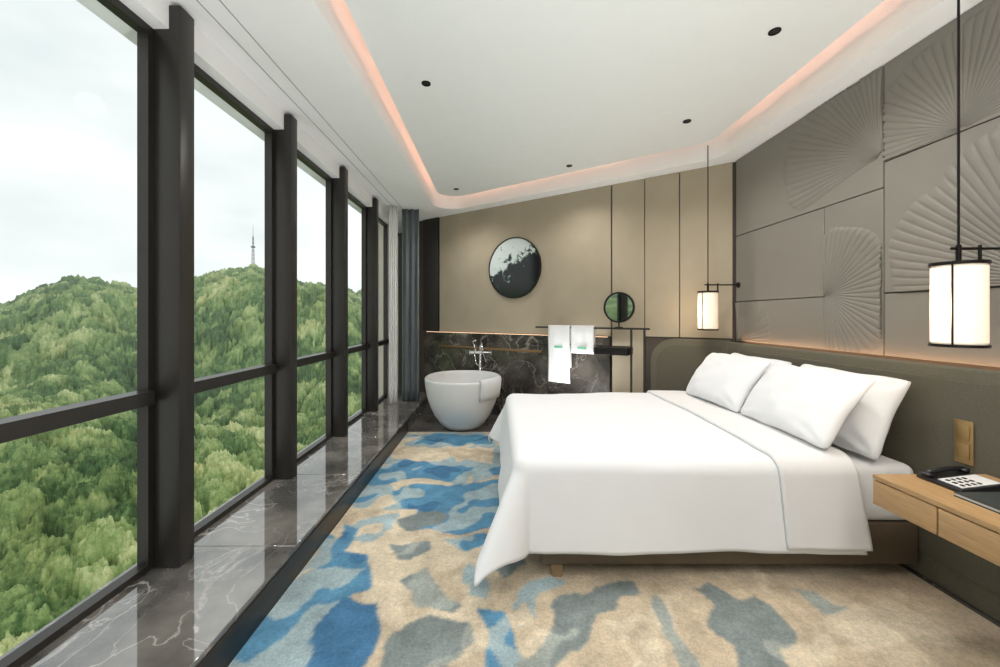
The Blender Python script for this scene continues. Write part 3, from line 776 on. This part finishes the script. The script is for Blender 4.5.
# ------------------------------------------------------------ carpet
def fl(x, y):
    Y = 520.0/(y-316); return ((x-497)*Y/400, Y)
beige = srgb(192, 176, 152); Lb = srgb(156, 174, 178); U = srgb(90, 138, 168); U2 = srgb(72, 114, 148); G = srgb(124, 133, 132); C = srgb(206, 192, 168); G2 = srgb(154, 160, 154)
pat = [
 (Lb, [(395, 433), (498, 433), (502, 470), (440, 500), (385, 560), (345, 620), (320, 690), (180, 690), (290, 570), (360, 480)]),
 (U, [(415, 434), (495, 436), (497, 447), (450, 447), (425, 441)]),
 (C, [(400, 447), (450, 449), (492, 452), (492, 463), (450, 459), (420, 463), (390, 458)]),
 (U, [(380, 466), (420, 462), (470, 468), (455, 480), (400, 487), (365, 482)]),
 (C, [(385, 484), (430, 478), (455, 482), (430, 490), (390, 493)]),
 (U, [(385, 492), (440, 485), (500, 478), (507, 500), (500, 520), (460, 533), (422, 528), (425, 512), (395, 508)]),
 (C, [(345, 505), (415, 510), (425, 535), (470, 538), (510, 522), (520, 560), (480, 600), (470, 640), (430, 660), (400, 630), (378, 600), (345, 560), (325, 530)]),
 (G, [(400, 520), (422, 512), (450, 518), (442, 526), (415, 530)]),
 (Lb, [(355, 520), (395, 512), (405, 530), (370, 542), (345, 538)]),
 (U, [(318, 545), (345, 520), (362, 528), (345, 546), (318, 562)]),
 (Lb, [(440, 540), (480, 530), (508, 540), (470, 552)]),
 (G, [(408, 574), (424, 570), (436, 588), (452, 598), (446, 610), (418, 602)]),
 (G, [(395, 545), (430, 540), (427, 552), (400, 560)]),
 (Lb, [(445, 570), (470, 562), (490, 575), (478, 592), (458, 588)]),
 (U, [(290, 580), (335, 548), (372, 553), (385, 583), (355, 600), (310, 612), (280, 645), (240, 675), (215, 670), (255, 615)]),
 (U2, [(348, 600), (385, 598), (382, 632), (350, 690), (285, 690), (320, 632)]),
 (G, [(385, 640), (425, 614), (466, 627), (472, 650), (450, 690), (375, 690)]),
 (U, [(468, 602), (492, 606), (512, 630), (528, 655), (535, 690), (492, 690), (482, 640)]),
 (Lb, [(500, 600), (530, 592), (556, 584), (572, 592), (545, 606), (515, 622)]),
 (G, [(522, 668), (540, 636), (562, 610), (590, 592), (632, 584), (640, 594), (612, 606), (600, 630), (572, 650), (548, 676)]),
 (G2, [(646, 606), (658, 600), (672, 622), (690, 650), (706, 690), (680, 690), (664, 650)]),
 (G, [(682, 590), (700, 584), (722, 598), (752, 600), (778, 622), (790, 660), (800, 690), (752, 690), (740, 648), (712, 630), (704, 606)]),
 (G2, [(790, 592), (812, 590), (840, 606), (868, 612), (860, 620), (826, 616)]),
 (G, [(503, 564), (530, 560), (540, 572), (512, 580)]),
 (C, [(820, 620), (900, 600), (950, 640), (880, 660), (830, 645)]),
 (C, [(630, 620), (645, 625), (650, 660), (625, 670), (618, 640)]),
]
st = 0.0105
xs = np.arange(XL+0.012, 2.096, st); ys = np.arange(YN, 4.48, st)
nx_, ny_ = len(xs), len(ys)
XX, YY = np.meshgrid(xs, ys)
P = np.stack([XX.ravel(), YY.ravel()], 1)
Wx = np.zeros(len(P)); Wy = np.zeros(len(P)); Md = np.zeros(len(P)); N1 = np.zeros(len(P))
for i, (x, y) in enumerate(P):
    if y < 1.2: 
        Wx[i] = 0.25*math.sin(y*3+x); Wy[i] = 0.2*math.sin(x*4); continue
    a = noise.noise(Vector((x*2.6, y*2.6, 0))); b = noise.noise(Vector((x*2.6, y*2.6, 7.7)))
    a2 = noise.noise(Vector((x*7, y*5, 3))); b2 = noise.noise(Vector((x*7, y*5, 9)))
    a3 = noise.noise(Vector((x*20, y*20, 3)))
    Wx[i] = 0.10*a+0.050*a2+0.010*a3; Wy[i] = 0.10*b+0.050*b2-0.010*a3
    Md[i] = noise.noise(Vector((x*2, y*2, 20)))+noise.noise(Vector((x*7, y*7, 30)))
    u_ = x*0.75+y*0.66; v_ = -x*0.66+y*0.75      # shapes flow diagonally
    N1[i] = noise.noise(Vector((u_*2.4+a2*0.5, v_*5.2+b2*0.6, 51)))
px = P[:, 0]+Wx; py = P[:, 1]+Wy
idc = np.zeros(len(P), int)
cols = [beige, Lb, U, U2, G, C, G2]
def cid(c):
    for i, q in enumerate(cols):
        if q == c: return i
def inpoly(px, py, poly):
    ins = np.zeros(len(px), bool); n = len(poly)
    for i in range(n):
        x1, y1 = poly[i]; x2, y2 = poly[(i+1) % n]
        if y1 == y2: continue
        c = ((y1 > py) != (y2 > py)) & (px < (x2-x1)*(py-y1)/(y2-y1)+x1)
        ins ^= c
    return ins
for col, pts in pat:
    ins = inpoly(px, py, [fl(*q) for q in pts]); idc[ins] = cid(col)
up = N1 > 0.22; dn = N1 < -0.28
nid = idc.copy()
for src, hi, lo in ((0, 5, 0), (1, 5, 2), (2, 1, 3), (3, 2, 3), (4, 6, 4), (5, 0, 5)):
    nid[(idc == src) & up] = hi; nid[(idc == src) & dn] = lo
near = P[:, 1] < 1.3
g_ = np.sin(px*5+np.sin(py*3)*2)+np.sin(py*4.1+px*2)
nid[near & (g_ > 0.9)] = 4; nid[near & (g_ < -1.1)] = 2
colr = np.array(cols)[nid]
colr[:, :3] *= (1+0.20*Md)[:, None]
cc = colr.reshape(ny_, nx_, 4); c2 = cc.copy()
c2[1:-1, 1:-1] = (cc[1:-1, 1:-1]*8+cc[:-2, 1:-1]*2+cc[2:, 1:-1]*2+cc[1:-1, :-2]*2+cc[1:-1, 2:]*2)/16
colr = c2.reshape(-1, 4)
F = []
ymax = np.array([min(4.48, backY(x, 0.05)) for x in xs])
for j in range(ny_-1):
    for i in range(nx_-1):
        if ys[j+1] <= ymax[i+1]: F.append((j*nx_+i, j*nx_+i+1, (j+1)*nx_+i+1, (j+1)*nx_+i))
me = bpy.data.meshes.new('carpet')
V3 = np.column_stack([P, np.full(len(P), 0.004)])
me.from_pydata(V3.tolist(), [], F); me.update()
at = me.color_attributes.new('pattern', 'FLOAT_COLOR', 'POINT')
at.data.foreach_set('color', np.clip(colr, 0, 1).astype(np.float32).ravel())
me.materials.append(M['carpet'])
o = bpy.data.objects.new('carpet', me); coll.objects.link(o)
tag(o, 'beige carpet with irregular blue and grey patches', 'carpet')

# ------------------------------------------------------------ hillside forest
def hsh(i, j, k=0.0):
    s = np.sin(i*127.1+j*311.7+k*74.7)*43758.5453
    return s-np.floor(s)
def vnoise(x, y, k=0):
    xi = np.floor(x); yi = np.floor(y); xf = x-xi; yf = y-yi
    u = xf*xf*(3-2*xf); w = yf*yf*(3-2*yf)
    a = hsh(xi, yi, k); b = hsh(xi+1, yi, k); c = hsh(xi, yi+1, k); d = hsh(xi+1, yi+1, k)
    return (a*(1-u)+b*u)*(1-w)+(c*(1-u)+d*u)*w
def domes(x, y, cell, k):
    gx = np.floor(x/cell); gy = np.floor(y/cell); best = np.zeros_like(x); tint = np.zeros_like(x)+0.5; hn = np.zeros_like(x)
    for di in (-1, 0, 1):
        for dj in (-1, 0, 1):
            ci = gx+di; cj = gy+dj
            cx = (ci+0.15+0.7*hsh(ci, cj, k))*cell; cy = (cj+0.15+0.7*hsh(ci, cj, k+1))*cell
            R = cell*(0.30+0.52*hsh(ci, cj, k+2))
            d2 = (x-cx)**2+(y-cy)**2
            q = np.sqrt(np.clip(1-d2/R**2, 0, None))
            h = q*R*1.25*(0.5+1.0*hsh(ci, cj, k+3))
            m_ = h > best
            best = np.where(m_, h, best); tint = np.where(m_, hsh(ci, cj, k+5), tint); hn = np.where(m_, q, hn)
    return best, tint, hn
th = np.radians(np.concatenate([np.arange(-5, 14, 1.0), np.arange(14, 55, 0.075), np.arange(55, 130, 1.2)]))
nr = 720; rr = 22*(900/22)**(np.arange(nr)/(nr-1))
TH, RR = np.meshgrid(th, rr)
X = -RR*np.sin(TH); Y = RR*np.cos(TH)
xpx = [-900, -200, -60, 0, 20, 40, 55, 75, 100, 125, 140, 170, 200, 215, 235, 250, 272, 300, 330, 372, 450, 600]
ypx = [240, 288, 300, 303, 296, 286, 281, 279, 280, 285, 288, 286, 280, 275, 272, 270, 275, 286, 284, 296, 312, 312]
kt = np.degrees(np.arctan(-(np.array(xpx)-497)/400.0))[::-1]
el = ((316-np.array(ypx))/400.0)[::-1]
E = np.interp(np.degrees(TH), kt, el)
rc = 380.0
zc = 1.3+E*rc*np.maximum(0.3, np.cos(TH))-3
sm = np.clip((RR-70)/(rc-70), 0, 1); sm = sm*sm*(3-2*sm)*0.6+sm*0.4
base = -44+(zc+44)*sm
base = np.where(RR > rc, zc-(RR-rc)*0.35, base)
fade = np.clip((rc-RR)/110, 0, 1)
base += (vnoise(X/80+0.3, Y/80, 3)-0.5)*48*fade*np.clip(RR/160, 0.15, 1)+(vnoise(X/30, Y/30, 5)-0.5)*6*np.clip(fade+0.1, 0, 1)
wx_ = 3.0*(vnoise(X/2.0, Y/2.0, 12)-0.5)+1.4*(vnoise(X/0.8, Y/0.8, 14)-0.5); wy_ = 3.0*(vnoise(X/2.0, Y/2.0, 13)-0.5)+1.4*(vnoise(X/0.8, Y/0.8, 15)-0.5)
d1, t1, h1 = domes(X+wx_, Y+wy_, 6.0, 1)
d2, t2, h2 = domes(X+3+0.4*wx_, Y+1+0.4*wy_, 1.7, 9)
zt = base+d1*0.65+d2*0.5
zt += (vnoise(X/0.6, Y/0.6, 2)-0.5)*1.3+(hsh(np.round(X*7), np.round(Y*7), 4)-0.5)*np.clip(RR*0.006, 0.3, 1.1)
zt = np.minimum(zt, np.where(RR < 60, -24, 1e9))
V3 = np.column_stack([X.ravel(), Y.ravel(), zt.ravel()])
nc = len(th)
idx = np.arange(nr*nc).reshape(nr, nc)
Fq = np.stack([idx[:-1, :-1].ravel(), idx[:-1, 1:].ravel(), idx[1:, 1:].ravel(), idx[1:, :-1].ravel()], 1)
me = bpy.data.meshes.new('forest_hillside')
me.vertices.add(len(V3)); me.vertices.foreach_set('co', V3.astype(np.float32).ravel())
me.loops.add(Fq.size); me.loops.foreach_set('vertex_index', Fq.astype(np.int32).ravel())
me.polygons.add(len(Fq)); me.polygons.foreach_set('loop_start', (np.arange(len(Fq))*4).astype(np.int32))
me.update(calc_edges=True); me.validate()
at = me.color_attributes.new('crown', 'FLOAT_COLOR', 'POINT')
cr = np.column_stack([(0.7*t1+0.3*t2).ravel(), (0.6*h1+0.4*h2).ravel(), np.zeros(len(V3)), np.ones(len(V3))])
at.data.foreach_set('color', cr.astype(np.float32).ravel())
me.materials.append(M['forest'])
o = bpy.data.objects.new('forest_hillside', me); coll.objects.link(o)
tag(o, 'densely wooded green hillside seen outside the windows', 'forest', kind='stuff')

# tower
tX, tY = -200.0, 328.0; tz0 = 39.5
e = empty('radio_tower', (tX, tY, tz0), 'slender steel radio tower on the hilltop', 'tower')
parts = []
for k in range(4):
    a = math.pi/4+k*math.pi/2
    parts.append(cylvf((tX+1.4*math.cos(a), tY+1.4*math.sin(a), tz0), (tX+0.4*math.cos(a), tY+0.4*math.sin(a), tz0+27), 0.14, 0.10, 6))
for i in range(8):
    z = tz0+1+i*3.2; r = 1.4-1.0*(z-tz0)/27; r2 = 1.4-1.0*(z+3.2-tz0)/27
    for k in range(4):
        a = math.pi/4+k*math.pi/2; b = a+math.pi/2
        parts.append(cylvf((tX+r*math.cos(a), tY+r*math.sin(a), z), (tX+r2*math.cos(b), tY+r2*math.sin(b), min(z+3.2, tz0+27)), 0.07, n=5))
v, f = join(parts); add('lattice_mast', v, f, M['mast'], parent=e)
v, f = cylvf((tX, tY, tz0+27), (tX, tY, tz0+37), 0.16, 0.08, 6); add('antenna', v, f, M['mast'], parent=e)
v, f = cylvf((tX, tY, tz0+18), (tX, tY, tz0+18.8), 1.7, n=12); add('platform', v, f, M['mast'], parent=e)

# ------------------------------------------------------------ world
w = bpy.data.worlds.new('overcast_sky'); scene.world = w; w.use_nodes = True
nt = w.node_tree; L = nt.links; bg = nt.nodes['Background']
tc = nt.nodes.new('ShaderNodeTexCoord'); mp = nt.nodes.new('ShaderNodeMapping'); mp.inputs['Scale'].default_value = (1, 1, 2.2)
n = nt.nodes.new('ShaderNodeTexNoise'); n.inputs['Scale'].default_value = 2.2; n.inputs['Detail'].default_value = 5; n.inputs['Roughness'].default_value = 0.45
L.new(tc.outputs['Generated'], mp.inputs[0]); L.new(mp.outputs[0], n.inputs['Vector'])
r = nt.nodes.new('ShaderNodeValToRGB')
r.color_ramp.elements[0].position = 0.34; r.color_ramp.elements[0].color = (0.60, 0.65, 0.65, 1)
r.color_ramp.elements[1].position = 0.60; r.color_ramp.elements[1].color = (0.80, 0.83, 0.82, 1)
L.new(n.outputs['Fac'], r.inputs['Fac']); L.new(r.outputs['Color'], bg.inputs['Color'])
bg.inputs['Strength'].default_value = 1.42

# ------------------------------------------------------------ camera
cam = bpy.data.cameras.new('camera'); co = bpy.data.objects.new('camera', cam); coll.objects.link(co)
co.location = (0, 0, 1.3); co.rotation_euler = (math.radians(90), 0, 0)
cam.sensor_width = 36; cam.lens = 14.4; cam.shift_x = 0.003; cam.shift_y = -0.0175
cam.clip_start = 0.05; cam.clip_end = 3000
scene.camera = co
